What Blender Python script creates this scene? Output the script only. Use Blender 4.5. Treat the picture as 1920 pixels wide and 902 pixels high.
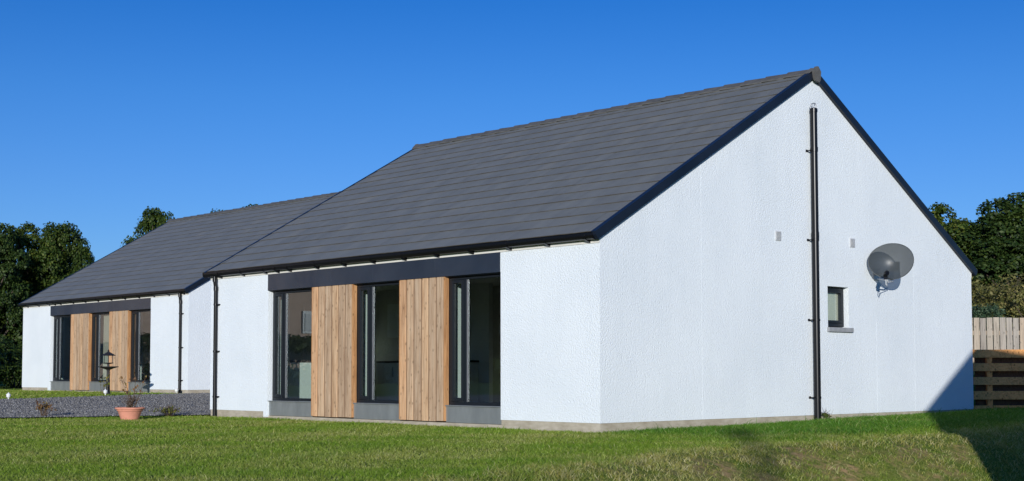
import bpy, bmesh, math, random
import numpy as np
from mathutils import Vector, Matrix, noise
for o in list(bpy.data.objects): bpy.data.objects.remove(o)
S = bpy.context.scene
C = S.collection
R = math.radians
rng = np.random.default_rng(7)
random.seed(7)

# ------------------------------------------------------------------ camera, sky, sun
cam = bpy.data.cameras.new('camera'); co = bpy.data.objects.new('camera', cam); C.objects.link(co); S.camera = co
cam.sensor_width = 36; cam.lens = 2543.615/1920*36; cam.shift_y = 106.43/1920
cam.clip_start = .1; cam.clip_end = 3000
FW = Vector((-.72702365, .68437608, .05537135)); RT = Vector((.68537558, .72818863, -.00127547)); UP = Vector((.04119369, -.03702287, .99846502))
CAM = Vector((12.8794, -13.8003, .7057))
M4 = Matrix((RT, UP, -FW)).transposed().to_4x4(); M4.translation = CAM; co.matrix_world = M4

SUN_TO = Vector((1, -1.15, .285)).normalized()
W = bpy.data.worlds.new('World'); S.world = W; W.use_nodes = True
wn = W.node_tree; bg = wn.nodes['Background']
sky = wn.nodes.new('ShaderNodeTexSky'); sky.sky_type = 'NISHITA'; sky.sun_disc = False
sky.sun_elevation = math.asin(SUN_TO.z); sky.sun_rotation = math.atan2(SUN_TO.x, SUN_TO.y)
sky.altitude = 200; sky.air_density = 1.0; sky.dust_density = .3; sky.ozone_density = 5.0
hs = wn.nodes.new('ShaderNodeHueSaturation'); hs.inputs['Saturation'].default_value = 1.0
hs.inputs['Hue'].default_value = .5; hs.inputs['Value'].default_value = 1.0
wn.links.new(sky.outputs[0], hs.inputs['Color'])
# the clear polarised blue of the photograph: the sky deepens quickly with height
tc = wn.nodes.new('ShaderNodeTexCoord'); sx = wn.nodes.new('ShaderNodeSeparateXYZ'); wn.links.new(tc.outputs['Generated'], sx.inputs[0])
rp = wn.nodes.new('ShaderNodeValToRGB'); wn.links.new(sx.outputs['Z'], rp.inputs[0]); el = rp.color_ramp.elements
stops = [(.08, (.50, .62, .88)), (.14, (.42, .58, .85)), (.20, (.31, .55, .83)), (.268, (.16, .47, .79)), (.42, (.14, .44, .78)), (.9, (.52, .64, .84))]
while len(el) < len(stops): el.new(.5)
for e_, (p_, c_) in zip(el, stops): e_.position = p_; e_.color = (*c_, 1)
ml = wn.nodes.new('ShaderNodeMix'); ml.data_type = 'RGBA'; ml.blend_type = 'MULTIPLY'; ml.inputs['Factor'].default_value = 1
wn.links.new(hs.outputs[0], ml.inputs[6]); wn.links.new(rp.outputs[0], ml.inputs[7]); wn.links.new(ml.outputs[2], bg.inputs['Color'])
bg.inputs['Strength'].default_value = .142
sl = bpy.data.lights.new('sun', 'SUN'); so = bpy.data.objects.new('sun', sl); C.objects.link(so)
sl.energy = 3.6; sl.angle = R(.5); sl.color = (1, .975, .93)
so.rotation_euler = SUN_TO.to_track_quat('Z', 'Y').to_euler()
S.view_settings.view_transform = 'Standard'; S.view_settings.look = 'None'; S.view_settings.gamma = 1
S.view_settings.use_curve_mapping = False
S.view_settings.exposure = 0.2
S.cycles.max_bounces = 8; S.cycles.transparent_max_bounces = 16

# ------------------------------------------------------------------ materials
def mat(name):
    m = bpy.data.materials.new(name); m.use_nodes = True
    nt = m.node_tree; b = nt.nodes['Principled BSDF']
    return m, nt, b
def nd(nt, typ, **kw):
    n = nt.nodes.new(typ)
    for k, v in kw.items():
        if k in n.inputs: n.inputs[k].default_value = v
        else: setattr(n, k, v)
    return n
def ramp(nt, fac, stops):
    r = nt.nodes.new('ShaderNodeValToRGB'); e = r.color_ramp.elements
    while len(e) < len(stops): e.new(.5)
    for i, (p, c) in enumerate(stops):
        e[i].position = p; e[i].color = (*c, 1) if len(c) == 3 else c
    nt.links.new(fac, r.inputs[0]); return r.outputs[0]
def coords(nt, kind='Object', scale=(1, 1, 1)):
    t = nt.nodes.new('ShaderNodeTexCoord'); mp = nt.nodes.new('ShaderNodeMapping'); mp.inputs['Scale'].default_value = scale
    nt.links.new(t.outputs[kind], mp.inputs[0]); return mp.outputs[0]
def mixc(nt, fac, a, b, typ='MIX'):
    m = nt.nodes.new('ShaderNodeMix'); m.data_type = 'RGBA'; m.blend_type = typ
    for sock, v in ((m.inputs['Factor'], fac), (m.inputs[6], a), (m.inputs[7], b)):
        if hasattr(v, 'links'): nt.links.new(v, sock)
        elif isinstance(v, (int, float)): sock.default_value = v
        else: sock.default_value = (*v, 1)
    return m.outputs[2]
def noise_n(nt, vec, scale, detail=3, rough=.55):
    n = nd(nt, 'ShaderNodeTexNoise', Scale=scale, Detail=detail, Roughness=rough)
    if vec is not None: nt.links.new(vec, n.inputs['Vector'])
    return n.outputs[0]
def bump(nt, b, h, strength, dist):
    bp = nd(nt, 'ShaderNodeBump', Strength=strength, Distance=dist)
    nt.links.new(h, bp.inputs['Height']); nt.links.new(bp.outputs[0], b.inputs['Normal'])
def simple(name, col, rough=.6, metal=0, spec=.5, var=.0, vscale=8, bscale=None, bdist=.002):
    m, nt, b = mat(name)
    b.inputs['Base Color'].default_value = (*col, 1); b.inputs['Roughness'].default_value = rough
    b.inputs['Metallic'].default_value = metal; b.inputs['Specular IOR Level'].default_value = spec
    v = coords(nt)
    if var:
        n = noise_n(nt, v, vscale, 4)
        lo = tuple(c*(1-var) for c in col); hi = tuple(min(1, c*(1+var)) for c in col)
        nt.links.new(ramp(nt, n, [(.3, lo), (.7, hi)]), b.inputs['Base Color'])
    if bscale: bump(nt, b, noise_n(nt, v, bscale, 3), .6, bdist)
    return m
def make_render():
    m, nt, b = mat('roughcast_render'); v = coords(nt)
    n1 = noise_n(nt, v, .7, 5, .6); n2 = noise_n(nt, coords(nt, scale=(5, 5, .35)), 1.2, 3)
    c1 = ramp(nt, n1, [(.28, (.725, .775, .805)), (.5, (.77, .815, .84)), (.72, (.80, .845, .865))])
    c2 = ramp(nt, n2, [(.25, (.975, .977, .977)), (.6, (1, 1, 1))])
    c12 = mixc(nt, 1.0, c1, c2, 'MULTIPLY')
    nt.links.new(c12, b.inputs['Base Color'])
    b.inputs['Roughness'].default_value = .85; b.inputs['Specular IOR Level'].default_value = .2
    vo = nd(nt, 'ShaderNodeTexVoronoi', Scale=62.0); nt.links.new(v, vo.inputs['Vector'])
    nz = noise_n(nt, v, 38, 4, .6)
    mx = nd(nt, 'ShaderNodeMath', operation='MULTIPLY_ADD'); nt.links.new(vo.outputs['Distance'], mx.inputs[0]); mx.inputs[1].default_value = -.45
    nt.links.new(nz, mx.inputs[2])
    bump(nt, b, mx.outputs[0], .8, .012)
    return m
def make_tile():
    m, nt, b = mat('grey_concrete_tile'); v = coords(nt)
    g = nt.nodes.new('ShaderNodeNewGeometry')
    c = ramp(nt, g.outputs['Random Per Island'], [(0, (.168, .172, .155)), (.5, (.176, .180, .162)), (.93, (.184, .187, .169)), (1, (.204, .200, .170))])
    n = noise_n(nt, v, 3.0, 5, .65)
    c = mixc(nt, 1.0, c, ramp(nt, n, [(.3, (.88, .88, .89)), (.7, (1.09, 1.085, 1.07))]), 'MULTIPLY')
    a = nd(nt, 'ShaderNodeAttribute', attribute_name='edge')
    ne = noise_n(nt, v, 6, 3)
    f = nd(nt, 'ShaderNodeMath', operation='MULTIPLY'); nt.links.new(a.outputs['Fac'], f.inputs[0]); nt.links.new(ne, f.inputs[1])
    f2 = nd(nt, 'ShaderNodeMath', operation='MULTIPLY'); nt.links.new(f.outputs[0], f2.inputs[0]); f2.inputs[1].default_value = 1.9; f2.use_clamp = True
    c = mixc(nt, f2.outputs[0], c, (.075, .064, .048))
    st = noise_n(nt, coords(nt, scale=(3.2, .35, .35)), 1.5, 4, .6)
    c = mixc(nt, 1.0, c, ramp(nt, st, [(.3, (.95, .95, .955)), (.7, (1.06, 1.06, 1.065))]), 'MULTIPLY')
    nt.links.new(c, b.inputs['Base Color'])
    b.inputs['Roughness'].default_value = .5; b.inputs['Specular IOR Level'].default_value = .45
    bump(nt, b, noise_n(nt, v, 60, 3), .3, .004)
    return m
def make_wood(name, c1, c2, c3, knots=.55, gscale=(26, 26, 1.6)):
    m, nt, b = mat(name)
    g = nt.nodes.new('ShaderNodeNewGeometry'); t = nt.nodes.new('ShaderNodeTexCoord')
    cb = nt.nodes.new('ShaderNodeCombineXYZ')
    mm = nd(nt, 'ShaderNodeMath', operation='MULTIPLY'); mm.inputs[1].default_value = 40
    nt.links.new(g.outputs['Random Per Island'], mm.inputs[0])
    for i in range(3): nt.links.new(mm.outputs[0], cb.inputs[i])
    ad = nd(nt, 'ShaderNodeVectorMath', operation='ADD'); nt.links.new(t.outputs['Object'], ad.inputs[0]); nt.links.new(cb.outputs[0], ad.inputs[1])
    mp = nt.nodes.new('ShaderNodeMapping'); mp.inputs['Scale'].default_value = gscale; nt.links.new(ad.outputs[0], mp.inputs[0])
    n = nd(nt, 'ShaderNodeTexNoise', Scale=1.0, Detail=4.0, Roughness=.6, Distortion=1.2); nt.links.new(mp.outputs[0], n.inputs['Vector'])
    col = ramp(nt, n.outputs[0], [(.28, c2), (.5, c1), (.72, c3)])
    tint = ramp(nt, g.outputs['Random Per Island'], [(0, (.74, .74, .76)), (.3, (1.02, .99, .94)), (.6, (1.10, .95, .82)), (.8, (.96, .97, .98)), (1, (.80, .80, .82))])
    col = mixc(nt, 1.0, col, tint, 'MULTIPLY')
    mk = nt.nodes.new('ShaderNodeMapping'); mk.inputs['Scale'].default_value = (13, 13, 7.5); nt.links.new(ad.outputs[0], mk.inputs[0])
    vk = nd(nt, 'ShaderNodeTexVoronoi', Scale=1.0); nt.links.new(mk.outputs[0], vk.inputs['Vector'])
    k = ramp(nt, vk.outputs['Distance'], [(.10, (knots,)*3), (.24, (0, 0, 0))])
    col = mixc(nt, k, col, tuple(x*.36 for x in c2))
    mw = nt.nodes.new('ShaderNodeMapping'); mw.inputs['Scale'].default_value = tuple(q*.22 for q in gscale); nt.links.new(ad.outputs[0], mw.inputs[0])
    nw = nd(nt, 'ShaderNodeTexNoise', Scale=1.0, Detail=5.0, Roughness=.7, Distortion=2.5); nt.links.new(mw.outputs[0], nw.inputs['Vector'])
    col = mixc(nt, 1.0, col, ramp(nt, nw.outputs[0], [(.32, (.72, .70, .70)), (.5, (1, 1, 1)), (.68, (1.12, 1.08, 1.04))]), 'MULTIPLY')
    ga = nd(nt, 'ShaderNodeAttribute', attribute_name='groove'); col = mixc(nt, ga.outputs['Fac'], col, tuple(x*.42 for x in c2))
    nt.links.new(col, b.inputs['Base Color']); b.inputs['Roughness'].default_value = .75; b.inputs['Specular IOR Level'].default_value = .25
    bump(nt, b, n.outputs[0], .3, .003)
    return m
def make_glass():
    m, nt, b = mat('tinted_window_glass'); nt.nodes.remove(b); out = nt.nodes['Material Output']
    tr = nd(nt, 'ShaderNodeBsdfTransparent'); tr.inputs[0].default_value = (.90, .955, .935, 1)
    gl = nd(nt, 'ShaderNodeBsdfGlossy', Roughness=0.0); gl.inputs[0].default_value = (.95, .98, 1, 1)
    g = nt.nodes.new('ShaderNodeNewGeometry'); dt = nd(nt, 'ShaderNodeVectorMath', operation='DOT_PRODUCT')
    nt.links.new(g.outputs['Incoming'], dt.inputs[0]); nt.links.new(g.outputs['Normal'], dt.inputs[1])
    ab = nd(nt, 'ShaderNodeMath', operation='ABSOLUTE'); nt.links.new(dt.outputs['Value'], ab.inputs[0])
    om = nd(nt, 'ShaderNodeMath', operation='SUBTRACT'); om.inputs[0].default_value = 1; nt.links.new(ab.outputs[0], om.inputs[1])
    pw = nd(nt, 'ShaderNodeMath', operation='POWER'); nt.links.new(om.outputs[0], pw.inputs[0]); pw.inputs[1].default_value = 5
    k = nd(nt, 'ShaderNodeMath', operation='MULTIPLY_ADD'); nt.links.new(pw.outputs[0], k.inputs[0]); k.inputs[1].default_value = .9; k.inputs[2].default_value = .10; k.use_clamp = True
    mx = nt.nodes.new('ShaderNodeMixShader'); nt.links.new(k.outputs[0], mx.inputs[0]); nt.links.new(tr.outputs[0], mx.inputs[1]); nt.links.new(gl.outputs[0], mx.inputs[2])
    nt.links.new(mx.outputs[0], out.inputs[0]); return m
def make_leaf(name, lo, mid, hi, trans=.25):
    m, nt, b = mat(name); out = nt.nodes['Material Output']
    g = nt.nodes.new('ShaderNodeNewGeometry'); v = coords(nt)
    c = ramp(nt, g.outputs['Random Per Island'], [(0, lo), (.55, mid), (1, hi)])
    n = noise_n(nt, v, .55, 3); c = mixc(nt, 1.0, c, ramp(nt, n, [(.3, (.7, .75, .75)), (.7, (1.25, 1.2, 1.0))]), 'MULTIPLY')
    nt.links.new(c, b.inputs['Base Color']); b.inputs['Roughness'].default_value = .55; b.inputs['Specular IOR Level'].default_value = .3
    tl = nt.nodes.new('ShaderNodeBsdfTranslucent'); nt.links.new(c, tl.inputs[0])
    mx = nt.nodes.new('ShaderNodeMixShader'); mx.inputs[0].default_value = trans
    nt.links.new(b.outputs[0], mx.inputs[1]); nt.links.new(tl.outputs[0], mx.inputs[2]); nt.links.new(mx.outputs[0], out.inputs[0])
    return m
def make_grass():
    m, nt, b = mat('grass_blade'); out = nt.nodes['Material Output']
    g = nt.nodes.new('ShaderNodeNewGeometry'); a = nd(nt, 'ShaderNodeAttribute', attribute_name='dry')
    green = ramp(nt, g.outputs['Random Per Island'], [(0, (.11, .205, .016)), (.5, (.180, .290, .024)), (.9, (.27, .38, .05)), (1, (.42, .50, .13))])
    dry = ramp(nt, g.outputs['Random Per Island'], [(0, (.28, .26, .05)), (.6, (.44, .40, .12)), (1, (.70, .63, .36))])
    al = nd(nt, 'ShaderNodeAttribute', attribute_name='lush'); green = mixc(nt, al.outputs['Fac'], green, mixc(nt, 1.0, green, (.46, .70, .75), 'MULTIPLY'))
    c = mixc(nt, a.outputs['Fac'], green, dry)
    nt.links.new(c, b.inputs['Base Color']); b.inputs['Roughness'].default_value = .6; b.inputs['Specular IOR Level'].default_value = .12
    tl = nt.nodes.new('ShaderNodeBsdfTranslucent'); nt.links.new(c, tl.inputs[0])
    mx = nt.nodes.new('ShaderNodeMixShader'); mx.inputs[0].default_value = .3
    nt.links.new(b.outputs[0], mx.inputs[1]); nt.links.new(tl.outputs[0], mx.inputs[2]); nt.links.new(mx.outputs[0], out.inputs[0])
    return m
def make_ground():
    m, nt, b = mat('lawn_soil'); v = coords(nt)
    n1 = noise_n(nt, v, .9, 5, .6); n2 = noise_n(nt, v, 14, 4, .7)
    c = mixc(nt, 1.0, ramp(nt, n1, [(.3, (.10, .17, .02)), (.55, (.14, .20, .03)), (.8, (.21, .22, .06))]), ramp(nt, n2, [(.3, (.6, .6, .6)), (.7, (1.2, 1.2, 1.2))]), 'MULTIPLY')
    a = nd(nt, 'ShaderNodeAttribute', attribute_name='soil')
    soil = ramp(nt, noise_n(nt, v, 18, 5, .7), [(.3, (.33, .20, .095)), (.7, (.54, .35, .185))])
    fb = nd(nt, 'ShaderNodeMath', operation='MULTIPLY'); nt.links.new(a.outputs['Fac'], fb.inputs[0]); nt.links.new(ramp(nt, noise_n(nt, v, 7, 5, .7), [(.40, (.1, .1, .1)), (.60, (.9, .9, .9))]), fb.inputs[1])
    c = mixc(nt, fb.outputs[0], c, soil)
    nt.links.new(c, b.inputs['Base Color']); b.inputs['Roughness'].default_value = .95; b.inputs['Specular IOR Level'].default_value = .1
    bump(nt, b, n2, .8, .03); return m
def make_gravel():
    m, nt, b = mat('grey_gravel'); v = coords(nt)
    vo = nd(nt, 'ShaderNodeTexVoronoi', Scale=26.0); nt.links.new(v, vo.inputs['Vector'])
    s = nt.nodes.new('ShaderNodeSeparateColor'); nt.links.new(vo.outputs['Color'], s.inputs[0])
    c = ramp(nt, s.outputs[0], [(0, (.10, .097, .093)), (.55, (.20, .193, .188)), (.9, (.28, .27, .265)), (1, (.48, .47, .45))])
    nt.links.new(c, b.inputs['Base Color']); b.inputs['Roughness'].default_value = .85
    bump(nt, b, vo.outputs['Distance'], 1.0, -.02); return m
def make_stone():
    m, nt, b = mat('gravel_stone'); g = nt.nodes.new('ShaderNodeNewGeometry')
    c = ramp(nt, g.outputs['Random Per Island'], [(0, (.10, .097, .093)), (.5, (.19, .184, .178)), (.88, (.22, .215, .21)), (1, (.36, .355, .345))])
    nt.links.new(c, b.inputs['Base Color']); b.inputs['Roughness'].default_value = .8; return m
def make_concrete():
    m, nt, b = mat('plinth_concrete'); v = coords(nt)
    n = noise_n(nt, v, 2.2, 5, .65); n2 = noise_n(nt, coords(nt, scale=(1, 1, 4)), 6, 4)
    c = mixc(nt, 1.0, ramp(nt, n, [(.3, (.36, .315, .24)), (.7, (.52, .47, .385))]), ramp(nt, n2, [(.3, (.8, .78, .74)), (.7, (1.05, 1.05, 1.05))]), 'MULTIPLY')
    nt.links.new(c, b.inputs['Base Color']); b.inputs['Roughness'].default_value = .9
    bump(nt, b, noise_n(nt, v, 50, 3), .4, .004); return m
def make_zinc():
    m, nt, b = mat('grey_zinc_sheet'); v = coords(nt, scale=(3, 3, 1))
    n = noise_n(nt, v, 1.6, 5, .6)
    nt.links.new(ramp(nt, n, [(.3, (.30, .32, .32)), (.7, (.42, .44, .435))]), b.inputs['Base Color'])
    b.inputs['Metallic'].default_value = .55; b.inputs['Roughness'].default_value = .42
    bump(nt, b, n, .2, .01); return m
def make_navy():
    m, nt, b = mat('navy_coated_metal'); v = coords(nt)
    n = noise_n(nt, v, 1.3, 3, .5)
    nt.links.new(ramp(nt, n, [(.3, (.006, .010, .019)), (.7, (.011, .016, .028))]), b.inputs['Base Color'])
    b.inputs['Roughness'].default_value = .3; b.inputs['Specular IOR Level'].default_value = .25
    bump(nt, b, noise_n(nt, v, 2.2, 2), .25, .02); return m
def make_dish():
    m, nt, b = mat('grey_mesh_dish'); out = nt.nodes['Material Output']
    b.inputs['Base Color'].default_value = (.05, .058, .060, 1); b.inputs['Roughness'].default_value = .42
    tr = nt.nodes.new('ShaderNodeBsdfTransparent'); mx = nt.nodes.new('ShaderNodeMixShader'); mx.inputs[0].default_value = .85
    # fine perforation of the sheet, averaged
    nt.links.new(tr.outputs[0], mx.inputs[1]); nt.links.new(b.outputs[0], mx.inputs[2]); nt.links.new(mx.outputs[0], out.inputs[0]); return m
def make_header():
    m, nt, b = mat('slate_blue_sheet_metal'); v = coords(nt)
    n = noise_n(nt, v, 1.1, 3, .5)
    nt.links.new(ramp(nt, n, [(.3, (.020, .027, .042)), (.7, (.034, .042, .058))]), b.inputs['Base Color'])
    b.inputs['Roughness'].default_value = .26; b.inputs['Specular IOR Level'].default_value = .8
    bump(nt, b, noise_n(nt, v, 1.6, 2), .35, .03); return m
HEADM = make_header(); RENDER = make_render(); TILE = make_tile(); GLASS = make_glass(); GRASS = make_grass(); GROUND = make_ground(); GRAVEL = make_gravel(); STONE = make_stone()
CONC = make_concrete(); ZINC = make_zinc(); NAVY = make_navy(); DISH = make_dish()
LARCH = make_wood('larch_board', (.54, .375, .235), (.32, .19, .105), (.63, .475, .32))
LARCH_EDGE = make_wood('larch_fresh_edge', (.47, .28, .14), (.32, .17, .075), (.54, .35, .19), .5)
FENCE_PALE = make_wood('weathered_pale_board', (.40, .36, .30), (.27, .24, .20), (.48, .43, .36), .5)
FENCE_BROWN = make_wood('brown_sleeper_board', (.74, .36, .13), (.52, .235, .075), (.80, .44, .18), .7, (1.6, 26, 26))
FENCE_SHADE = make_wood('shade_dark_board', (.11, .06, .03), (.07, .035, .018), (.15, .085, .04), .5, (1.6, 26, 26))  # rear boards: shade of the fence gaps put into a darker wood colour
BLACKP = simple('black_plastic', (.006, .006, .007), .30, spec=.32)
FRAME = simple('anthracite_frame', (.012, .0155, .020), .38, spec=.3)
CREAM = simple('cream_fascia_paint', (.72, .70, .64), .5, var=.06, vscale=2)
RIDGE = simple('ridge_tile_concrete', (.10, .098, .092), .75, var=.25, vscale=6, bscale=50)
VENTM = simple('grey_vent_plastic', (.60, .61, .62), .5)
SILLM = simple('concrete_sill', (.30, .31, .32), .8, var=.15, vscale=12, bscale=40)
JOINT = simple('joint_bead', (.86, .87, .88), .7)
TERRA = simple('terracotta', (.62, .26, .175), .8, var=.12, vscale=7, bscale=30)
SOILM = simple('pot_compost', (.05, .035, .025), .95, var=.3, vscale=30, bscale=40, bdist=.01)
TWIG = simple('dry_twig', (.10, .065, .04), .85, var=.2)
BARK = simple('bark', (.085, .065, .048), .9, var=.35, vscale=9, bscale=14, bdist=.03)
WHITEP = simple('white_lacquer', (.72, .74, .73), .35)
PLASTER = simple('interior_plaster', (.58, .57, .53), .85, var=.04)
REVEAL = simple('white_reveal_paint', (.74, .75, .74), .7)
FLOORW = simple('interior_floor', (.24, .19, .14), .5, var=.2, vscale=3)
WORKT = simple('dark_worktop', (.03, .03, .032), .35)
CEIL = simple('ceiling_paint', (.55, .55, .53), .9)
BLIND = simple('beige_blind', (.40, .34, .28), .85, var=.06, vscale=30)
PANE_REFL = simple('beige_pane_reflection', (.66, .57, .46), .85, var=.05, vscale=20)
STEEL = simple('galvanised_steel', (.42, .43, .45), .4, .8)
LNBW = simple('white_cable_plastic', (.70, .71, .70), .5)
BIRDM = simple('dark_stained_iron', (.02, .018, .018), .55, var=.3)
WHITEPL = simple('white_plastic_globe', (.75, .76, .75), .4)
LEAF = [make_leaf('oak_leaf', (.015, .036, .005), (.040, .075, .011), (.105, .135, .024)),
        make_leaf('sycamore_leaf', (.021, .047, .006), (.058, .098, .013), (.14, .155, .03)),
        make_leaf('dark_leaf', (.012, .031, .006), (.031, .063, .012), (.075, .11, .024))]
SCRUB = make_leaf('scrub_leaf', (.085, .095, .025), (.17, .165, .05), (.30, .25, .10))
BLUEB = make_leaf('blue_green_leaf', (.03, .065, .035), (.065, .115, .065), (.13, .18, .11))
DRYLEAF = make_leaf('dry_leaf', (.10, .04, .02), (.20, .10, .03), (.30, .24, .05))
YELLEAF = make_leaf('yellow_green_leaf', (.09, .12, .02), (.18, .18, .03), (.30, .24, .05))
NETC = simple('net_curtain_pane', (.66, .68, .68), .6)
HARL = simple('brown_harling', (.56, .41, .33), .9, var=.1, vscale=3, bscale=30, bdist=.01)

# ------------------------------------------------------------------ mesh helpers
class MB:
    def __init__(s): s.v = []; s.f = []; s.sm = []; s.attr = {}
    def add(s, vs, fs, smooth=False):
        n = len(s.v); s.v += [tuple(v) for v in vs]
        s.f += [tuple(i+n for i in f) for f in fs]; s.sm += [smooth]*len(fs); return s
    def box(s, x0, x1, y0, y1, z0, z1):
        vs = [(x, y, z) for x in (x0, x1) for y in (y0, y1) for z in (z0, z1)]
        return s.add(vs, [(0, 1, 3, 2), (4, 6, 7, 5), (0, 4, 5, 1), (2, 3, 7, 6), (0, 2, 6, 4), (1, 5, 7, 3)])
    def obox(s, c, u, v, w):   # centre and three half-axis vectors
        c, u, v, w = map(Vector, (c, u, v, w))
        vs = [c+a*u+b*v+d*w for a in (-1, 1) for b in (-1, 1) for d in (-1, 1)]
        return s.add(vs, [(0, 1, 3, 2), (4, 6, 7, 5), (0, 4, 5, 1), (2, 3, 7, 6), (0, 2, 6, 4), (1, 5, 7, 3)])
    def tube(s, pts, rad, n=10, caps=True):
        pts = [Vector(p) for p in pts]; rs = rad if hasattr(rad, '__len__') else [rad]*len(pts)
        rings = []; ref = None
        for i, p in enumerate(pts):
            t = ((pts[min(i+1, len(pts)-1)]-p).normalized()+(p-pts[max(i-1, 0)]).normalized())
            t.normalize()
            if ref is None: ref = Vector((1, 0, 0)) if abs(t.x) < .8 else Vector((0, 1, 0))
            a = t.cross(ref).normalized(); b = t.cross(a).normalized(); ref = b.cross(t).normalized()*-1 if False else ref
            rings.append([p+(a*math.cos(2*math.pi*k/n)+b*math.sin(2*math.pi*k/n))*rs[i] for k in range(n)])
        vs = [v for r in rings for v in r]; fs = []
        for i in range(len(pts)-1):
            for k in range(n): fs.append((i*n+k, i*n+(k+1) % n, (i+1)*n+(k+1) % n, (i+1)*n+k))
        s.add(vs, fs, True)
        if caps:
            s.add(rings[0], [tuple(range(n))]); s.add(rings[-1], [tuple(reversed(range(n)))])
        return s
    def lathe(s, c, prof, n=20, smooth=True):
        c = Vector(c); vs = []; fs = []
        for r, z in prof:
            for k in range(n): vs.append(c+Vector((r*math.cos(2*math.pi*k/n), r*math.sin(2*math.pi*k/n), z)))
        for i in range(len(prof)-1):
            for k in range(n): fs.append((i*n+k, i*n+(k+1) % n, (i+1)*n+(k+1) % n, (i+1)*n+k))
        s.add(vs, fs, smooth); s.add(vs[:n], [tuple(reversed(range(n)))]); s.add(vs[-n:], [tuple(range(n))]); return s
    def prism(s, outer, holes, to3, depth):
        """polygon (with holes) in a plane, given depth; to3(u, v, d) -> point"""
        bm = bmesh.new(); es = []
        for loop in [outer]+list(holes):
            vs = [bm.verts.new((u, v, 0)) for u, v in loop]
            es += [bm.edges.new((vs[i], vs[(i+1) % len(vs)])) for i in range(len(vs))]
        bmesh.ops.triangle_fill(bm, use_beauty=True, edges=es)
        bm.verts.ensure_lookup_table(); bm.verts.index_update()
        vs = [(v.co.x, v.co.y) for v in bm.verts]
        fs = [tuple(v.index for v in f.verts) for f in bm.faces]; bm.free()
        n = len(vs)
        s.add([to3(u, v, 0) for u, v in vs], fs); s.add([to3(u, v, depth) for u, v in vs], [tuple(reversed(f)) for f in fs])
        for loop in [outer]+list(holes):
            k = len(loop)
            s.add([to3(u, v, 0) for u, v in loop]+[to3(u, v, depth) for u, v in loop], [(i, (i+1) % k, (i+1) % k+k, i+k) for i in range(k)])
        return s
    def build(s, name, m, parent=None, fix=True, bevel=0, loc=None):
        me = bpy.data.meshes.new(name); me.from_pydata(s.v, [], s.f); me.polygons.foreach_set('use_smooth', s.sm)
        me.materials.append(m)
        for k, vals in s.attr.items():
            a = me.attributes.new(k, 'FLOAT', 'POINT'); a.data.foreach_set('value', vals)
        if fix:
            bm = bmesh.new(); bm.from_mesh(me); bmesh.ops.recalc_face_normals(bm, faces=bm.faces); bm.to_mesh(me); bm.free()
        me.update()
        o = bpy.data.objects.new(name, me); C.objects.link(o)
        if parent: o.parent = parent
        if loc: o.location = loc
        if bevel:
            b = o.modifiers.new('bevel', 'BEVEL'); b.width = bevel; b.segments = 2; b.limit_method = 'ANGLE'
        return o
def tag(o, label=None, cat=None, group=None, kind=None):
    if label: o['label'] = label
    if cat: o['category'] = cat
    if group: o['group'] = group
    if kind: o['kind'] = kind
    return o
def empty(name, loc=(0, 0, 0), rz=0, label=None, cat=None, group=None):
    o = bpy.data.objects.new(name, None); C.objects.link(o); o.location = loc; o.rotation_euler = (0, 0, rz); o.empty_display_size = .2
    return tag(o, label, cat, group)
def copy_tree(o, parent=None):
    c = o.copy(); C.objects.link(c)
    if parent: c.parent = parent
    for ch in list(o.children): copy_tree(ch, c)
    return c
def big_mesh(name, V, F, m, parent=None, attrs=None, smooth=False):
    """numpy vertices (n,3) and faces (k, 3 or 4)"""
    me = bpy.data.meshes.new(name); k = F.shape[1]
    me.vertices.add(len(V)); me.vertices.foreach_set('co', V.astype(np.float32).ravel())
    me.loops.add(F.size); me.loops.foreach_set('vertex_index', F.astype(np.int32).ravel())
    me.polygons.add(len(F)); me.polygons.foreach_set('loop_start', np.arange(0, F.size, k, dtype=np.int32))
    me.materials.append(m)
    for a, vals in (attrs or {}).items():
        at = me.attributes.new(a, 'FLOAT', 'POINT'); at.data.foreach_set('value', np.asarray(vals, np.float32))
    me.update(calc_edges=True); me.validate()
    if smooth: me.polygons.foreach_set('use_smooth', np.ones(len(F), bool))
    o = bpy.data.objects.new(name, me); C.objects.link(o)
    if parent: o.parent = parent
    return o

# ------------------------------------------------------------------ terrain
def sst(x, a, b):
    t = np.clip((x-a)/(b-a), 0, 1); return t*t*(3-2*t)
def wob(x, y):
    return .012*np.sin(1.3*x+.7*y)+.010*np.sin(.6*x-1.9*y+1)+.006*np.sin(3.1*x+2.3*y+2)
def crest_x(y): return 3.75+1.25*sst(y, -2., -8.)+.12*np.sin(1.1*y)+.07*np.sin(2.7*y+1)
def ground_z(x, y):
    x = np.asarray(x, float); y = np.asarray(y, float)
    z = -.135+.27*sst(x, -11.3, -19)
    z = z+.0105*np.clip(y, 0, 10.5)*sst(x, -1.5, 0)-.012*sst(y, .5, 3)*sst(x, -1, 0)*(1-sst(x, .3, .8))
    d = -.728*x+.686*(y-10.6)
    z = z+1.35*sst(d, .3, 4.5)*sst(y, 10.9, 12.6)*sst(x, -16, -8)
    t = np.clip((x-crest_x(y))/2.4, 0, 1)
    z = z-(.85+.0*y)*(t*t*(3-2*t))*(1-.0*y)
    z = z+wob(x, y)*(.22+.6*sst(np.hypot(x, y), 20, 40))*sst(np.abs(y-5), 5, 7)
    r = np.hypot(x, y); z = z+6*sst(r, 70, 220)
    return z
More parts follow.
